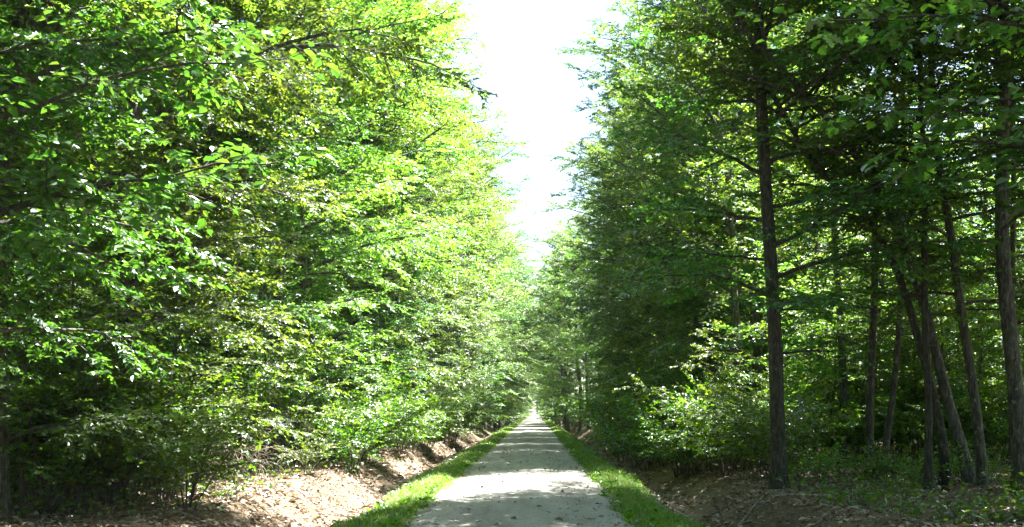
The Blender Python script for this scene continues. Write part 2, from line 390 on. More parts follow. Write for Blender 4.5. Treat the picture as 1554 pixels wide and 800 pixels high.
def edge_tree(seed, H=17, r0=0.15, n=34, z0=1.0, reach=3.2, bias=0.75, per=12, ll=0.085, shape='kite', tsp=0.078, wood=None, lean=0.05, ssp=0.26, mats=None, tilt=.42, flat=.25):
    """woodland-edge tree: boughs from low down, longest on the open side (+x)"""
    pl = Plant(seed); rng = pl.rng
    T = trunk_line(rng, H, lean); t = np.linspace(0, 1, len(T))
    pl.stem(T, r0 * (1 - 0.92 * t ** 1.1) + 0.008)
    for k in range(n):
        f = (k + rng.uniform(0, .8)) / n; z = z0 + (H * 0.97 - z0) * f ** 0.92
        p, _ = lerp_poly(T, z / H)
        az = k * 2.39996 + rng.normal(0, .3); az = (az + math.pi) % (2 * math.pi) - math.pi
        az = az * (1 - 0.45 * bias * (1 - abs(az) / math.pi))
        prof = (0.52 + 0.66 * math.sin(math.pi * min(1, f * 0.78 + 0.10))) * (1 - 0.65 * sm(0.72, 1.0, f))
        L = reach * prof * (0.62 + 0.38 * math.cos(az) * bias + 0.1) * rng.uniform(0.75, 1.25)
        L = max(0.7, L)
        e0 = math.radians(18 + 42 * f) + rng.normal(0, .12); e1 = math.radians(-8 + 40 * f) + rng.normal(0, .15)
        pl.limb(bend(rng, p, az, e0, e1, L), 0.02 + 0.010 * L, sub_sp=ssp, sub_len=0.36, s0=0.05, twig_sp=tsp, flat=flat)
    cm = pl.crown(per=per, ll=ll, lw=ll * 0.62, shape=shape, mats=mats, tilt=tilt)
    return Kind('broadleaf_tree', pl, cm, wood or BARKP)

def inner_tree(seed, H=18, r0=0.13, n=26, z0=5.5, reach=2.8, per=10, ll=0.13, wood=None, lean=0.03):
    pl = Plant(seed); rng = pl.rng
    T = trunk_line(rng, H, lean, 0.16); t = np.linspace(0, 1, len(T))
    pl.stem(T, r0 * (1 - 0.9 * t ** 1.1) + 0.008, 9)
    for k in range(n):
        f = (k + rng.uniform(0, .8)) / n; z = z0 + (H * 0.97 - z0) * f
        p, _ = lerp_poly(T, z / H); az = k * 2.39996 + rng.normal(0, .3)
        L = max(0.7, reach * (0.6 + 0.6 * math.sin(math.pi * (f * .8 + .15))) * rng.uniform(.7, 1.2))
        pl.limb(bend(rng, p, az, math.radians(20 + 35 * f), math.radians(5 + 30 * f), L), 0.015 + 0.009 * L, sub_sp=0.33, twig_sp=0.12)
    return Kind('broadleaf_tree', pl, pl.crown(per=per, ll=ll, lw=ll * .62, shape='kite'), wood or BARK)

def sapling(seed, H=4.5, n=14, reach=1.5, per=9, ll=0.085, z0=0.5):
    pl = Plant(seed); rng = pl.rng
    T = trunk_line(rng, H, 0.06, 0.07, 10); t = np.linspace(0, 1, 10)
    pl.stem(T, 0.028 * (1 - .85 * t) + .003, 6, 0.3)
    for k in range(n):
        f = (k + rng.uniform(0, .8)) / n; z = z0 + (H * .98 - z0) * f; p, _ = lerp_poly(T, z / H)
        L = max(0.4, reach * (1 - 0.55 * f) * rng.uniform(.6, 1.2))
        pl.limb(bend(rng, p, k * 2.4 + rng.normal(0, .3), .35 + .4 * f, -.15 + .4 * f, L, 6), 0.012, sub_sp=0.2, twig_sp=0.09, twig_len=0.3, k=4)
    return Kind('sapling', pl, pl.crown(per=per, ll=ll, lw=ll * .62), TWIG)

def shrub(seed, H=1.8, ns=9, spread=0.8, per=8, ll=0.075, mats=None, dense=0.085):
    pl = Plant(seed); rng = pl.rng
    for k in range(ns):
        az = k * 2.4 + rng.normal(0, .4); p = np.array([math.cos(az), math.sin(az), 0]) * rng.uniform(.02, .16)
        P = bend(rng, p, az, math.radians(rng.uniform(58, 86)), math.radians(rng.uniform(5, 55)), H * rng.uniform(.75, 1.25) * (1 + .2 * spread), 8, .09)
        pl.limb(P, 0.012, sub_sp=0.18, sub_len=0.30 * spread, s0=0.22, twig_sp=dense, twig_len=0.27, k=4, flat=0.6)
    k = Kind('shrub', pl, pl.crown(per=per, ll=ll, lw=ll * .62, tilt=.5, mats=mats or [BUSHLEAF, TWIG]), TWIG)
    return k

ORD = ['first', 'second', 'third', 'fourth', 'fifth', 'sixth', 'seventh', 'eighth', 'ninth', 'tenth', 'eleventh', 'twelfth', 'thirteenth', 'fourteenth', 'fifteenth', 'sixteenth', 'seventeenth', 'eighteenth', 'nineteenth', 'twentieth']
TENS = ['', '', 'twenty', 'thirty', 'forty', 'fifty', 'sixty', 'seventy', 'eighty', 'ninety']
ONES = ['', 'first', 'second'] + ORD[2:9]
def nth(i):
    if i < 20: return ORD[i]
    n = i + 1; t, o = divmod(n, 10)
    return TENS[t] + '-' + ONES[o] if o else TENS[t][:-1] + 'ieth'

EDGE = [edge_tree(11, 17, .15, 44, reach=3.4), edge_tree(12, 18.5, .17, 46, reach=3.6, tilt=.8, flat=.7), edge_tree(13, 15.5, .12, 42, reach=3.0), edge_tree(14, 19, .18, 44, z0=1.8, reach=3.7, ll=0.10, mats=[OAKLEAF, TWIG], tilt=.85, flat=.8)]
INNER = [inner_tree(21), inner_tree(22, 19.5, .16, z0=7.5), inner_tree(23, 16, .10, 16, z0=5.5, reach=2.2)]
SAP = [sapling(31), sapling(32, 3.4, 12, 1.2), sapling(33, 6.0, 18, 1.7, z0=1.0)]
YOUNG = [inner_tree(25, 8.5, .06, 24, z0=1.2, reach=2.1, ll=.11, wood=TWIG), inner_tree(26, 10.5, .075, 26, z0=1.8, reach=2.3, ll=.12, wood=TWIG)]
SHRUB = [shrub(41), shrub(42, 1.3, 8, .8), shrub(43, 2.4, 10, 1.0, ll=.085), shrub(44, 0.9, 7, .7, ll=.06)]
for nm, ks in (('edge', EDGE), ('inner', INNER), ('sap', SAP), ('shrub', SHRUB)):
    print(nm, [k.plant.nleaf for k in ks])

# ---- left row along the lane
rng = np.random.default_rng(101)
y = -9.0; idx = 0; k = 0
while y < 300:
    far = y > 62
    x = -6.1 + rng.normal(0, .35) + 2.7 * float(sm(48, 95, y)) - (0.55 if y < 27 else 0) - (1.3 if y < 9.5 else 0)
    vis = y > 9
    if vis: lab = f'{nth(idx)} tree from the front in the sunlit row left of the lane'; idx += 1
    else: lab = 'leafy tree left of the lane beside the viewpoint, out of the picture'
    EDGE[k % 4].put(x, y, rng.normal(0, .35), rng.uniform(.92, 1.1), lab, 'tree', 'trees lining the left side of the lane', near=vis and y < 40)
    k += 1; y += (rng.uniform(2.3, 3.2) if not far else rng.uniform(5.0, 7.0))
# ---- right row: none with low boughs around the big bole, where the photo looks into the wood
y = -9.0; idx = 0; k = 1
while y < 300:
    x = 6.6 + rng.normal(0, .45) - 3.3 * float(sm(50, 95, y)) + (1.6 if y < 9 else 0)
    if not (9 < y < 28.5):
        vis = y > 9
        if vis: lab = f'{nth(idx)} tree from the front in the shaded row right of the lane'; idx += 1
        else: lab = 'leafy tree right of the lane beside the viewpoint, out of the picture'
        EDGE[k % 4].put(x, y, math.pi + rng.normal(0, .35), rng.uniform(.84, 1.1), lab, 'tree', 'trees lining the right side of the lane', near=vis and y < 40)
        k += 1
    y += (rng.uniform(2.6, 3.4) if k % 3 else rng.uniform(4.6, 5.6)) if y < 62 else rng.uniform(3.5, 4.5) if k % 2 else rng.uniform(7, 10)
# ---- rows deeper in the wood
for sgn, side in ((-1, 'left'), (1, 'right')):
    for row, (xr, sp, ymax) in enumerate(((10.5, 4.6, 130), (15.5, 5.2, 100), (21.5, 6.0, 90), (28.5, 7.0, 80))):
        y = 6.0 + row * 3; k = row
        while y < ymax:
            x = sgn * (xr + rng.normal(0, .8))
            if not (sgn > 0 and row == 0 and 12 < y < 31):
                (EDGE[k % 4] if row == 0 else INNER[k % 3]).put(x, y, rng.uniform(0, 6.28) if row else (0 if sgn < 0 else math.pi) + rng.normal(0, .5), rng.uniform(.88, 1.12), f'slender tree standing {["just behind", "two ranks behind", "deep behind", "far behind"][row]} the front row, {side} of the lane', 'tree', f'trees deep in the wood on the {side}, rank {row + 2}', near=(sgn > 0 and y < 34 and row == 1))
            k += 1; y += sp * rng.uniform(.75, 1.3)

# ---- young trees filling the middle storey of the wood
for sgn, side, n in ((-1, 'left', 34), (1, 'right', 40)):
    for j in range(n):
        y = 10 + (j + rng.random()) / n * 70 if sgn < 0 else 25 + (j + rng.random()) / n * 55
        x = sgn * (rng.uniform(8.0, 9 + .42 * y) if sgn < 0 else rng.uniform(7.5, 6 + .5 * y))
        if -150 < VPX + FPX * x / y < 1700: YOUNG[j % 2].put(x, y, rng.uniform(0, 6.28), rng.uniform(.8, 1.15), f'young tree with low boughs in the middle storey of the {side} wood', 'tree', f'young trees inside the {side} wood', near=False, name='young_tree')

# ---- trees added off-frame to shade the right foreground, and the wood behind the viewpoint
for j, (x, y) in enumerate(((8.6, 12.6), (9.6, 15.6), (11.6, 18.5), (12.5, 24.0), (16.0, 27.5), (14.0, 21.0), (11.5, 14.0))):
    INNER[(0, 1, 2, 1, 0, 1, 0)[j]].put(x, y, j * 1.7, 1.0 + .03 * j, 'tall high-crowned tree added beyond the right edge to shade the foreground', 'tree', 'tall trees roofing the right foreground', near=False)
for j in range(22):
    x = rng.uniform(6.5, 24) * (-1 if j % 2 else 1); y = rng.uniform(-26, -3)
    (EDGE[j % 4] if abs(x) < 14 else YOUNG[j % 2]).put(x, y, (0 if x < 0 else math.pi) + rng.normal(0, .4), rng.uniform(.9, 1.1), f'leafy tree {"left" if x < 0 else "right"} of the lane beside the viewpoint, out of the picture', 'tree', f'trees lining the {"left" if x < 0 else "right"} side of the lane', near=False)

# ---- custom trees of the right foreground
def px_line(pts, n=18):
    P = np.array([W(*p) for p in pts]); c = np.concatenate([[0], np.cumsum(np.linalg.norm(np.diff(P, axis=0), axis=1))])
    t = np.linspace(0, c[-1], n)
    # Catmull-Rom style smoothing through linear samples
    Q = np.stack([np.interp(t, c, P[:, a]) for a in range(3)], 1)
    for _ in range(2): Q[1:-1] = (Q[:-2] + 2 * Q[1:-1] + Q[2:]) / 4
    return Q
def grown(name, seed, lines, label, limbs, wood, per=11, ll=0.092, z0=3.0, reach=2.4, bias_az=None, bias=0.5, mats=None):
    """a tree along given stem lines [(points, radius)], the first being the trunk; all in world space with the root at the trunk's foot"""
    pl = Plant(seed); rng = pl.rng; foot = lines[0][0][0].copy(); foot[2] = gz(foot[0], foot[1]) - 0.05
    for P, r in lines:
        P = P.copy(); 
        if abs(P[0][2] - gz(P[0][0], P[0][1])) < 1.2: P[0][2] = gz(P[0][0], P[0][1]) - 0.08
        P = P - foot; t = np.linspace(0, 1, len(P)); pl.stem(P, r * (1 - .8 * t) + .01, 12, 0.5 if P[0][2] < .5 else 0.0)
        H = P[-1, 2]
        for k in range(int(limbs * 1.5)):
            f = (k + rng.uniform(0, .8)) / int(limbs * 1.5)
            u0 = np.interp(z0, P[:, 2], np.linspace(0, 1, len(P))); u = u0 + (0.99 - u0) * f
            p, d = lerp_poly(P, u); az = k * 2.4 + rng.normal(0, .35)
            L = reach * rng.uniform(.6, 1.25) * (0.75 + .5 * math.sin(math.pi * f))
            if bias_az is not None: L *= 1 + bias * math.cos(az - bias_az)
            pl.limb(bend(rng, p, az, math.radians(8 + 40 * f), math.radians(-5 + 35 * f), max(.6, L)), 0.016 + .008 * L, sub_sp=.26, twig_sp=.088)
    kd = Kind(name, pl, pl.crown(per=per, ll=ll, lw=ll * .62, shape='kite', mats=mats), wood)
    e = kd.put(foot[0], foot[1], 0, 1, label, 'tree', None, True, z=foot[2])
    print(name, pl.nleaf); return e

grown('oak_tree', 201, [(px_line([(1182, 745, 18.6), (1180, 640, 18.6), (1176, 500, 18.6), (1166, 350, 18.6), (1157, 200, 18.6), (1150, 60, 18.8), (1150, -180, 19), (1160, -560, 19), (1165, -850, 19)], 26), .135)],
      'thick straight dark trunk with flared foot right of the lane', 42, BARK, z0=2.5, reach=2.6, bias_az=-1.5, bias=.6, mats=[OAKLEAF, TWIG])
grown('leaning_tree', 202, [(px_line([(1474, 728, 19.5), (1452, 660, 19.5), (1425, 560, 19.5), (1398, 440, 19.3), (1345, 305, 19), (1268, 188, 18.6), (1190, 110, 18), (1122, 40, 17.5), (1050, -60, 17), (1000, -160, 16.5)], 24), .105)],
      'pale trunk leaning far left, arching up towards the lane, right foreground', 22, BARKP, z0=4.4, reach=2.0)
grown('leaning_tree', 203, [(px_line([(1437, 745, 19), (1436, 690, 19), (1415, 590, 19), (1385, 480, 19.2), (1352, 380, 19.3), (1300, 310, 19.3), (1252, 272, 19), (1205, 205, 18.8), (1152, 105, 18.4), (1120, 0, 18)], 24), .085)],
      'dark slim leaning stem between thin upright stem and pale leaning trunk', 18, BARK, z0=4.0, reach=1.9)
grown('broadleaf_tree', 204, [(px_line([(1408, 752, 18.5), (1409, 690, 18.5), (1412, 600, 18.5), (1400, 470, 18.6), (1405, 300, 18.8), (1395, 100, 19), (1390, -150, 19), (1395, -420, 19)], 20), .06)],
      'thin upright dark stem at the left of the leaning trunks', 20, BARK, z0=3.2, reach=1.9)
grown('broadleaf_tree', 205, [(px_line([(1492, 742, 18.8), (1488, 660, 18.8), (1476, 570, 18.8), (1455, 470, 18.8), (1448, 360, 19), (1420, 250, 19), (1410, 60, 19), (1430, -200, 19), (1440, -480, 19)], 22), .085)],
      'medium grey trunk just right of the pale leaning trunk', 22, BARKP, z0=3.2, reach=2.1, mats=[OAKLEAF, TWIG])
grown('broadleaf_tree', 206, [(px_line([(1552, 735, 18.0), (1545, 620, 18.0), (1530, 480, 18.0), (1516, 340, 18), (1524, 200, 18), (1530, 60, 18), (1500, -200, 18.3), (1480, -560, 18.5)], 22), .14),
                         (px_line([(1528, 125, 18), (1510, 60, 17.8), (1500, -40, 17.4), (1470, -160, 17)], 8), .09)],
      'stout forked trunk cut by the right edge of the picture', 18, BARKP, z0=3.6, reach=2.3, mats=[OAKLEAF, TWIG])
grown('broadleaf_tree', 207, [(px_line([(1320, 722, 22), (1317, 660, 22), (1320, 560, 22), (1330, 450, 22), (1325, 300, 22), (1335, 100, 22), (1340, -200, 22), (1335, -420, 22)], 18), .085)],
      'slim tree with side stems, halfway between the thick trunk and leaning trunks', 18, BARK, z0=3.0, reach=2.0)
for sd, pts, r, lab in ((208, [(1338, 712, 23), (1347, 650, 23), (1360, 590, 23), (1366, 480, 23), (1372, 300, 23), (1370, 60, 23), (1372, -250, 23)], .07, 'short slanting stem beside the slim tree of the right understory'),
                        (209, [(1279, 700, 26), (1282, 600, 26), (1275, 470, 26), (1262, 330, 26), (1270, 100, 26), (1260, -200, 26)], .10, 'distant slim trunk seen just right of the thick straight trunk'),
                        (210, [(1537, 720, 22), (1540, 640, 22), (1532, 520, 22), (1540, 300, 22), (1535, 60, 22), (1540, -250, 22)], .07, 'thin dark stem behind the stout trunk at the right edge')):
    grown('broadleaf_tree', sd, [(px_line(pts, 16), r)], lab, 15, BARK, z0=3.0, reach=1.8, per=8)

# ---- saplings and shrubs filling the margins
i_l = i_r = 0; y = 14.2; k = 0
while y < 150:
    x = -5.35 + rng.normal(0, .3) + .75 * float(sm(21, 27, y)) - (.3 if 15 < y < 20 else 0)
    if 15.4 < y < 20.6: x -= 1.5
    (SAP if k % 3 == 1 else SHRUB)[k % 3 if k % 3 == 1 else k % 4].put(x, y, rng.uniform(0, 6.28), rng.uniform(.8, 1.2), f'{nth(i_l)} bush from the front along the left bank', 'shrub', 'bushes on the left bank', near=False, name='shrub')
    i_l += 1; k += 1; y += rng.uniform(1.3, 2.4) if y < 50 else rng.uniform(3.0, 4.6)
y = 21.0; k = 2
while y < 150:
    x = 4.75 + rng.normal(0, .3) - (.35 if y > 40 else 0)
    (SAP if k % 3 == 1 else SHRUB)[k % 3 if k % 3 == 1 else k % 4].put(x, y, rng.uniform(0, 6.28), rng.uniform(.75, 1.15), f'{nth(i_r)} bush from the front along the right bank', 'shrub', 'bushes on the right bank', near=False, name='shrub')
    i_r += 1; k += 1; y += rng.uniform(1.5, 2.6) if y < 50 else rng.uniform(3.0, 4.6)
for j, (px, d, kk, sc_) in enumerate(((30, 13.2, 2, .95), (120, 14.0, 2, 1.0), (190, 15.2, 2, .9), (255, 16.4, 2, 1.0), (335, 19.5, 2, 1.05), (405, 22.0, 2, .95))):
    SAP[kk].put((px - VPX) / FPX * d, d, j * 2.1, sc_, f'{("first", "second", "third", "fourth", "fifth", "sixth")[j]} from the left of tall saplings before the left front trees', 'tree', 'tall saplings before the left front trees', near=True)
rg = np.random.default_rng(77)
for j, (px, d, kk, sc_) in enumerate(((15, 14.2, 2, .8), (70, 13.6, 0, .9), (110, 15.0, 2, .75), (160, 14.6, 1, 1.1), (205, 15.6, 0, .95), (250, 15.2, 3, 1.3), (40, 16.5, 2, .9), (140, 17.5, 2, .9))):
    SHRUB[kk].put((px - VPX) / FPX * d, d, j * 1.9, sc_, f'{("first", "third", "fourth", "sixth", "seventh", "eighth", "second", "fifth")[j]} from the left of low bushes in the shaded lower left corner', 'shrub', 'low bushes in the lower left corner', near=True)
for j in range(30):                                       # leafy undergrowth between and behind the trunks of the right foreground
    px = 1205 + 355 * (j + rg.random()) / 30; d = rg.uniform(25, 33) if j % 3 else rg.uniform(17.5, 23)
    kd = (SAP[2], SAP[0], SHRUB[2], SHRUB[0])[j % 4] if j % 3 else SHRUB[3]
    kd.put((px - VPX) / FPX * d, d, rg.uniform(0, 6.28), rg.uniform(.8, 1.15) * (1 if j % 3 else .62), f'{"first" if j == 0 else nth(j)} from the left of undergrowth bushes around the right foreground trunks', 'shrub', 'undergrowth around the right foreground trunks', near=False, name='shrub')
for j, (px, d, kk, sc_) in enumerate(((1046, 25.5, 0, .9), (1082, 24.5, 2, .85), (1125, 24.5, 0, 1.1), (1152, 23, 1, 1.2), (1010, 29, 1, 1.2), (965, 33, 0, .9), (1100, 22.2, 3, 1.3), (1030, 26.5, 3, 1.4), (985, 31, 3, 1.5), (945, 37, 1, 1.3), (1140, 27.5, 2, .9))):
    x = (px - VPX) / FPX * d
    SHRUB[kk].put(x, d, j * 1.3, sc_, f'{("sixth", "seventh", "ninth", "eleventh", "fourth", "second", "eighth", "fifth", "third", "first", "tenth")[j]} from the left of leafy bushes on the right bank beside the thick trunk', 'shrub', 'fresh green bushes beside the thick trunk', near=True)
for sgn, side, n in ((-1, 'left', 46), (1, 'right', 60)):
    for j in range(n):
        d = rng.uniform(14 if sgn < 0 else 23, 52); x = sgn * rng.uniform(6.8 if sgn < 0 else 5.8, 3 + .56 * d)
        if sgn > 0 and d < 26 and x < 8: d += 6
        if -150 < VPX + FPX * x / d < 1700: (SAP + SHRUB)[j % 7].put(x, d, rng.uniform(0, 6.28), rng.uniform(.8, 1.25), f'understory bush among the trunks in the wood {side} of the lane', 'shrub', f'understory bushes in the {side} wood', near=False, name='shrub')

# ------------------------------------------------------------------ woodland beyond the rows: one uncountable mass
def mass(boxes, n, size):
    mb = MB()
    for (x0, x1, y0, y1, h), q in zip(boxes, n):
        nc = q // 24
        c = np.stack([R.uniform(x0, x1, nc), R.uniform(y0, y1, nc), h * R.random(nc) ** .8 + .3], 1)
        P = np.repeat(c, 24, 0) + R.normal(0, 1, (nc * 24, 3)) * [.9, .9, .45]
        A = R.normal(0, 1, P.shape) * [1, 1, .35]; N = np.tile(UP, (len(P), 1)) + R.normal(0, .5, P.shape)
        s_ = size * R.uniform(.6, 1.3, len(P)); mb.leaves(P, A, N, s_, s_ * .65, 0, 'kite')
        for _ in range(nc // 12):
            x, y = R.uniform(x0, x1), R.uniform(y0, y1)
            mb.tube(np.array([[x, y, -.2], [x + R.normal(0, .4), y, h * .5], [x + R.normal(0, .8), y, h * .95]]), [.16, .11, .03], 5, 1)
    return mb.build('distant_woodland', [LEAF, BARK])
tag(obj('distant_woodland', mass([(-52, -33, 5, 110, 17), (26, 50, 5, 110, 17), (-30, -9, 95, 190, 16), (9, 30, 95, 190, 16), (-40, 40, 312, 330, 17), (-34, 34, -46, -30, 17)], [34000, 46000, 20000, 20000, 12000, 10000], .34)),
    'hazy mass of foliage deep in the forest beyond the nearer trees', 'woodland', kind='stuff')

# ------------------------------------------------------------------ near oak boughs with leaves that can be told apart
def oak_leaf_mesh(seed):
    """lobed leaf, 1 m long; scaled to about 15 cm by its objects"""
    r = np.random.default_rng(seed)
    half = [(0, .012), (.12, .05), (.20, .20), (.27, .24), (.33, .12), (.42, .30), (.50, .34), (.56, .15), (.66, .30), (.74, .30), (.78, .13), (.88, .17), (1.0, 0)]
    half = [(a, b * r.uniform(.85, 1.15)) for a, b in half]
    zc = lambda a, b: -.22 * a * a + .25 * abs(b) * (1 - a) + .02 * math.sin(9 * a)
    V = []; F = []
    for a, b in half: V += [(a, b, zc(a, b)), (a, 0, zc(a, 0) - .012), (a, -b, zc(a, b))]
    for i in range(len(half) - 1):
        o = i * 3; F += [(o, o + 1, o + 4, o + 3), (o + 1, o + 2, o + 5, o + 4)]
    me = bpy.data.meshes.new('leaf'); me.from_pydata(V, [], F); me.materials.append(OAKLEAF); me.update(); return me
OAKL = [oak_leaf_mesh(s) for s in (1, 2, 3)]
from mathutils import Matrix, Vector, Quaternion
def near_oak(seed, foot, H, tips, label, n_leaf, r0=.16, lsize=.15):
    """tips: [(px, py, d)] where the photograph shows the ends of its boughs"""
    pl = Plant(seed); rng = pl.rng; foot = np.array([foot[0], foot[1], gz(*foot) - .05])
    T = trunk_line(rng, H, 0, .1); t = np.linspace(0, 1, len(T)); pl.stem(T, r0 * (1 - .9 * t) + .01, 12)
    e = bpy.data.objects.new('oak_tree', None); COL.objects.link(e); e.location = foot; tag(e, label, 'tree', None)
    obj('trunk', pl.trunk.build('trunk', [BARK], True), e)
    per_tip = n_leaf // len(tips)
    for tp in tips:
        tip = W(*tp) - foot; z = max(1.0, tip[2] - .30 * np.linalg.norm(tip[:2])); p, _ = lerp_poly(T, z / H)
        u = np.linspace(0, 1, 9)[:, None]; P = p + (tip - p) * u + np.array([0, 0, .28]) * np.sin(u * math.pi) + rng.normal(0, .03, (9, 3)) * u
        n0 = len(pl.limbs); pl.limb(P, .026, sub_sp=.30, sub_len=.22, s0=.25, twig_sp=.2, twig_len=.3)
        lo = obj('limb', pl.limbs[n0].build('limb', [BARK], True), e)
        # rosettes of leaves on the outer part of the bough
        cnt = 0
        while cnt < per_tip:
            q, d = lerp_poly(P, rng.uniform(.72, 1.0)); c = q + rng.normal(0, .16, 3) * [1, 1, .7]; az0 = rng.uniform(0, 6.28)
            for j in range(rng.integers(4, 7)):
                az = az0 + j * 1.2 + rng.normal(0, .3); dirv = Vector((math.cos(az), math.sin(az), rng.normal(-.25, .3))).normalized()
                nv = Vector((rng.normal(0, .35), rng.normal(0, .35), 1)); sv = dirv.cross(nv).normalized(); nv = sv.cross(dirv)
                M = Matrix((dirv, sv, nv)).transposed().to_4x4()
                lf = bpy.data.objects.new('leaf', OAKL[rng.integers(3)]); COL.objects.link(lf); lf.parent = lo
                s_ = lsize * rng.uniform(.7, 1.2); lf.matrix_local = Matrix.Translation(Vector(c)) @ M @ Matrix.Scale(s_, 4)
                cnt += 1
    c = obj('crown', pl.crown(per=4, ll=.12, lw=.07, mats=[OAKLEAF, TWIG]), e); c['kind'] = 'stuff'
near_oak(301, (-6.0, 9.0), 12, [(380, 85, 8.2), (405, 245, 8.6), (90, 275, 8.4), (175, 300, 9.0), (330, 270, 8.8), (60, 120, 8.6), (240, 60, 8.8)],
         'oak with big lobed leaves hanging at the upper left, nearest the viewer', 260)
near_oak(302, (6.2, 8.2), 12, [(1390, 215, 8.4), (1470, 150, 8.2), (1300, 170, 9.0), (1520, 260, 8.2), (1240, 20, 9.0), (1420, 30, 8.8)],
         'oak with dark blurred leaves hanging at the upper right, nearest the viewer', 240, lsize=.16)

# ------------------------------------------------------------------ ground layer
def scatter_grass():
    mb = MB()
    for y0, y1, dens, h, w in ((11.5, 24, 1700, .08, .007), (24, 45, 650, .09, .012), (45, 90, 170, .11, .022), (90, 200, 40, .14, .05)):
        for side in (-1, 1):
            n = int(dens * 1.3 * (y1 - y0)); y = R.uniform(y0, y1, n); s = R.beta(1.15, 1.5, n) * 1.5 - .10
            s = s + .10 * np.sin(y * 2.3) * R.random(n) - np.where(R.random(n) < .05, .22 * R.random(n), 0)
            keep = (s < 1.10 - edge_wob(y) * .6 + R.normal(0, .12, n)) & (rough(s * 6 + 9 * side, y * 2) > -.24 + R.normal(0, .25, n)); s = s[keep]; y = y[keep]
            x = XL - s if side < 0 else XR + s; n = len(x)
            P = np.stack([x, y, np.maximum(ground(x, y), np.where((x > XL) & (x < XR), .015, -9)) - .008], 1)
            hh = h * R.gamma(6, 1 / 6, n) * (0.45 + .75 * sm(-.1, .5, s)) * (1 + .35 * rough(x * 3, y * 1.5))
            a = R.uniform(0, 6.28, n); A = np.stack([np.cos(a), np.sin(a), np.zeros(n)], 1) * R.uniform(.1, .75, n)[:, None] + UP
            N = np.stack([np.cos(a), np.sin(a), -.3 + np.zeros(n)], 1) * -1
            mb.leaves(P, A, N, hh, np.full(n, w) * R.uniform(.7, 1.5, n), 0, 'blade', curl=.25)
    n = 520; y = 12 + 45 * R.random(n) ** 1.4; sd = np.where(R.random(n) < .5, -1, 1); s = R.uniform(-.03, 1.35, n); x = np.where(sd < 0, XL - s, XR + s)
    c = np.stack([x, y, np.maximum(ground(x, y), np.where(s < 0, .03, -9)) + .015], 1); P = np.repeat(c, 9, 0); a = R.uniform(0, 6.28, len(P))
    A = np.stack([np.cos(a), np.sin(a), R.uniform(.1, 1.3, len(P))], 1); l_ = R.uniform(.05, .15, len(P)); mb.leaves(P, A, np.tile(UP, (len(P), 1)) + R.normal(0, .3, P.shape), l_, l_ * R.uniform(.22, .5, len(P)), 1, 'oval')
    return mb.build('verge_grass', [GRASSM, BUSHLEAF])
tag(obj('verge_grass', scatter_grass()), 'bright short grass growing along both edges of the gravel lane', 'grass', kind='stuff')

def scatter_litter():
    mb = MB()
    for y0, y1, x0, x1, n in ((12, 26, -8.5, -2.7, 30000), (12, 26, 2.2, 11, 30000), (26, 55, -8, -2.7, 22000), (26, 55, 2.2, 9, 18000), (12, 40, -1.8, 1.3, 420)):
        y = R.uniform(y0, y1, n); x = R.uniform(x0, x1, n)
        if n > 1000:
            k = (rough(x * 2.2, y * 2.2) + .7 * rough(x * 5 + 3, y * 5) + R.normal(0, .22, n)) > -.16; x = x[k]; y = y[k]; n = len(x)
        inl = (x > XL) & (x < XR); z = np.where(inl, .058, ground(x, y)) + R.uniform(.002, .022, n)
        a = R.uniform(0, 6.28, n); A = np.stack([np.cos(a), np.sin(a), R.normal(0, .22, n)], 1)
        N = np.tile(UP, (n, 1)) + R.normal(0, .38, (n, 3)); s_ = (.028 + R.gamma(2.2, .022, n)) * (1.0 if y0 < 20 else 1.5)
        mb.leaves(np.stack([x, y, z], 1), A, N, s_, s_ * .6, 0, 'kite')
    # fallen twigs
    n = 1500; y = R.uniform(12, 40, n); x = np.where(R.random(n) < .5, R.uniform(-7.5, -2.9, n), R.uniform(2.5, 9, n)); a = R.uniform(0, 6.28, n); l_ = R.uniform(.12, .6, n)
    mb.sticks(np.stack([x, y, ground(x, y) + .025], 1), np.stack([np.cos(a) * l_, np.sin(a) * l_, R.normal(0, .04, n)], 1), R.uniform(.003, .009, n), 1)
    return mb.build('leaf_litter', [LITTER, DEADW])
tag(obj('leaf_litter', scatter_litter()), 'dry brown fallen leaves and twigs strewn over banks and ditches', 'fallen leaves', kind='stuff')

def ground_cover():
    mb = MB()
    for side, n in ((-1, 1300), (1, 1900)):
        y = 13 + 45 * R.random(n) ** 1.5; x = side * (R.uniform(4.7, 15, n) if side < 0 else R.uniform(4.6, 18, n))
        ok = rough(x * .8, y * .8) + R.normal(0, .3, n) > -.1; x = x[ok]; y = y[ok]; n = len(x)
        c = np.stack([x, y, ground(x, y)], 1); q = 16; P = np.repeat(c, q, 0); h = np.repeat(R.uniform(.12, .55, n), q)
        off = R.normal(0, 1, (n * q, 3)) * [.22, .22, 0]; zz = R.random(n * q) * h
        P = P + off + np.stack([0 * zz, 0 * zz, zz], 1)
        A = R.normal(0, 1, P.shape) * [1, 1, .3]; s_ = R.uniform(.05, .11, len(P)); mb.leaves(P, A, np.tile(UP, (len(P), 1)) + R.normal(0, .5, P.shape), s_, s_ * .65, 0, 'oval')
        st = c[np.repeat(np.arange(n), 4)]; D = R.normal(0, .16, st.shape); D[:, 2] = np.repeat(h[::q], 4); mb.sticks(st, D, np.full(len(st), .004), 1)
    return mb.build('ground_cover', [BUSHLEAF, TWIG])
tag(obj('ground_cover', ground_cover()), 'low brambles and seedlings scattered over the forest floor', 'undergrowth', kind='stuff')

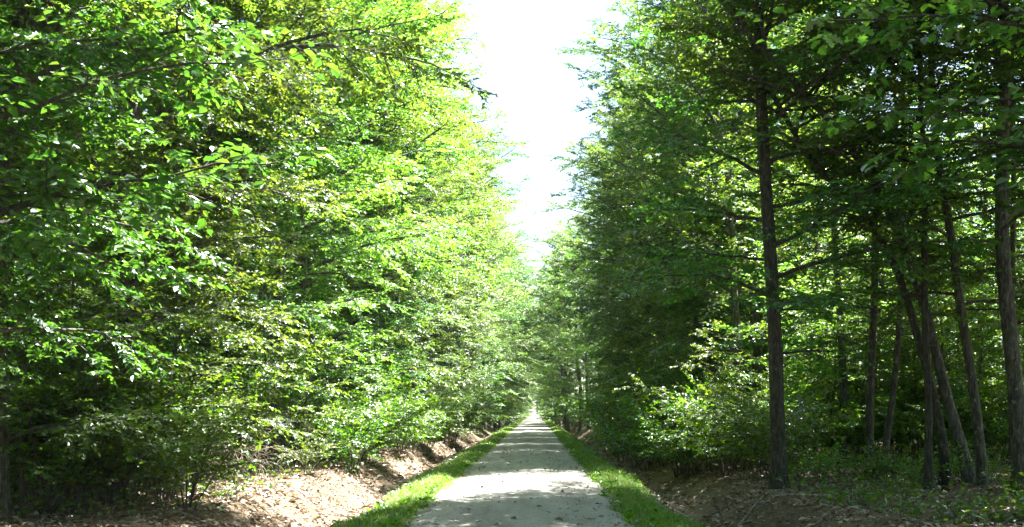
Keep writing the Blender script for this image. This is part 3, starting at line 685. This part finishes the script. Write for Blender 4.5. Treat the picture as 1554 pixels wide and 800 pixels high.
# ---- dry brush on the left bank and a dead stem on the right
def dry_brush(px, py, d, n, h, spread, label):
    c = W(px, py, d); x, y = c[0], c[1]; e = bpy.data.objects.new('dead_bush', None); COL.objects.link(e); e.location = (x, y, gz(x, y) - .03)
    tag(e, label, 'dead bush', None)
    for j in range(n):
        r = R.uniform(0, spread); a = R.uniform(0, 6.28); p = np.array([r * math.cos(a), r * math.sin(a), 0]); 
        P = bend(R, p, R.uniform(0, 6.28), math.radians(R.uniform(60, 88)), math.radians(R.uniform(-50, 60)), h * R.uniform(.5, 1.15), 9, .16)
        m = MB(); m.tube(P, np.linspace(R.uniform(.006, .013), .003, len(P)), 4)
        for q in range(R.integers(2, 5)):
            s_, _ = lerp_poly(P, R.uniform(.3, .95)); B = bend(R, s_, R.uniform(0, 6.28), R.uniform(-.6, .9), R.uniform(-1.4, .5), h * R.uniform(.15, .4), 5, .2); m.tube(B, np.linspace(.005, .002, len(B)), 3)
        obj('stem', m.build('stem', [DEADW], True), e)
dry_brush(268, 765, 17.0, 34, 2.0, .45, 'pale dry brush with hanging stems at the foot of the left trees')
dry_brush(318, 750, 18.2, 40, 1.7, .6, 'tangle of drooping dry stems beside the sunlit left bank')
dry_brush(385, 735, 20.0, 22, 1.1, .5, 'low tuft of dry stems at the edge of the sunlit left bank')
dry_brush(1068, 700, 25.0, 10, 2.3, .25, 'pale thin dead stems standing among the right bank bushes')

# ---- fallen branches on the banks, one object each
for j, (px, py, d, az, L, lab) in enumerate(((455, 748, 18.6, .5, 1.5, 'crooked fallen branch lying on the sunlit left bank'),
                                             (560, 722, 25.0, 2.4, 1.2, 'short fallen branch in the left ditch further along the lane'),
                                             (1120, 770, 16.5, .9, 1.7, 'fallen branch on the shaded right bank below the thick trunk'),
                                             (1260, 770, 16.2, 2.7, 1.3, 'fallen forked branch on the forest floor right of the thick trunk'),
                                             (1010, 735, 21.0, 1.1, 1.1, 'fallen branch in the right ditch beside the grass verge'))):
    c = W(px, py, d); P = bend(R, (0, 0, .03), az, .05, .02, L, 8, .16); 
    for q in range(len(P)): P[q, 2] = gz(c[0] + P[q, 0], c[1] + P[q, 1]) - gz(c[0], c[1]) + .035
    m = MB(); m.tube(P, np.linspace(.028, .008, len(P)), 6)
    e = obj('fallen_branch', m.build('fallen_branch', [DEADW], True), None, (c[0], c[1], gz(c[0], c[1]))); tag(e, lab, 'branch')
    for q in range(3):
        p, _ = lerp_poly(P, .35 + .2 * q); B = bend(R, p, az + (.8 if q % 2 else -.8), .25, .1, L * .3, 5, .2); m = MB(); m.tube(B, np.linspace(.011, .004, len(B)), 5); obj('twig', m.build('twig', [DEADW], True), e)
def pebbles():
    mb = MB(); n = 1300; y = 11.5 + 30 * R.random(n) ** 1.8; s = R.beta(.6, .6, n); x = XL + (XR - XL) * s + R.normal(0, .06, n)
    o8 = np.array([[1, 0, 0], [-1, 0, 0], [0, 1, 0], [0, -1, 0], [0, 0, 1], [0, 0, -1.]]); f8 = np.array([[0, 2, 4], [2, 1, 4], [1, 3, 4], [3, 0, 4], [2, 0, 5], [1, 2, 5], [3, 1, 5], [0, 3, 5]])
    sz = R.gamma(3, .0045, n) + .006; V = o8[None] * (sz[:, None, None] * R.uniform(.6, 1.3, (n, 6, 3))) * [1, 1, .6] + np.stack([x, y, .05 + 0 * x], 1)[:, None]
    mb.add(V.reshape(-1, 3), (np.arange(n)[:, None, None] * 6 + f8).reshape(-1, 3)); return mb.build('loose_gravel', [GRAVEL], False)
tag(obj('loose_gravel', pebbles()), 'loose stones lying on the gravel lane', 'gravel', kind='stuff')

# ------------------------------------------------------------------ labels of the many: counted from left to right in the picture
def count_off(group, phrase):
    seen = [o for o in COL.objects if o.parent is None and o.get('group') == group]
    vis = [o for o in seen if o.location.y > 5 and 0 < VPX + FPX * o.location.x / o.location.y < 1554]
    vis.sort(key=lambda o: o.location.x / o.location.y)
    for i, o in enumerate(vis): o['label'] = phrase.format('first' if i == 0 else nth(i))
for side in ('left', 'right'):
    count_off(f'understory bushes in the {side} wood', '{} from the left of the understory bushes inside the ' + side + ' wood')
    count_off(f'young trees inside the {side} wood', '{} from the left of the young trees in the ' + side + ' wood')
    for row, wd in enumerate(('just', 'two ranks', 'deep', 'far')):
        count_off(f'trees deep in the wood on the {side}, rank {row + 2}', '{} from the left of slender trees ' + wd + ' behind the ' + side + ' front row')
count_off('tall trees roofing the right foreground', '{} from the left of tall high-crowned trees added to shade the right foreground')

# ------------------------------------------------------------------ haze
me = bpy.data.meshes.new('haze'); hb = MB()
x0, x1, y0, y1, z0, z1 = -520, 520, -320, 820, -2.5, 26
hb.add([(x0, y0, z0), (x1, y0, z0), (x1, y1, z0), (x0, y1, z0), (x0, y0, z1), (x1, y0, z1), (x1, y1, z1), (x0, y1, z1)],
       [(0, 3, 2, 1), (4, 5, 6, 7), (0, 1, 5, 4), (1, 2, 6, 5), (2, 3, 7, 6), (3, 0, 4, 7)])
m, n, l = mat('pale_air')
pv = n.new('ShaderNodeVolumePrincipled'); pv.inputs['Color'].default_value = (.86, .93, 1.0, 1); pv.inputs['Density'].default_value = 0.0002
pv.inputs['Anisotropy'].default_value = .45
o = n.new('ShaderNodeOutputMaterial'); l.new(pv.outputs[0], o.inputs['Volume'])
HAZE = True
if HAZE: tag(obj('haze', hb.build('haze', [m])), 'thin bluish air over the far end of the lane', 'haze', kind='stuff')
tot = sum(len(me.loops) - 2 * len(me.polygons) for me in bpy.data.meshes if me.users)
print("TRIS", tot, "OBJS", len(bpy.data.objects))
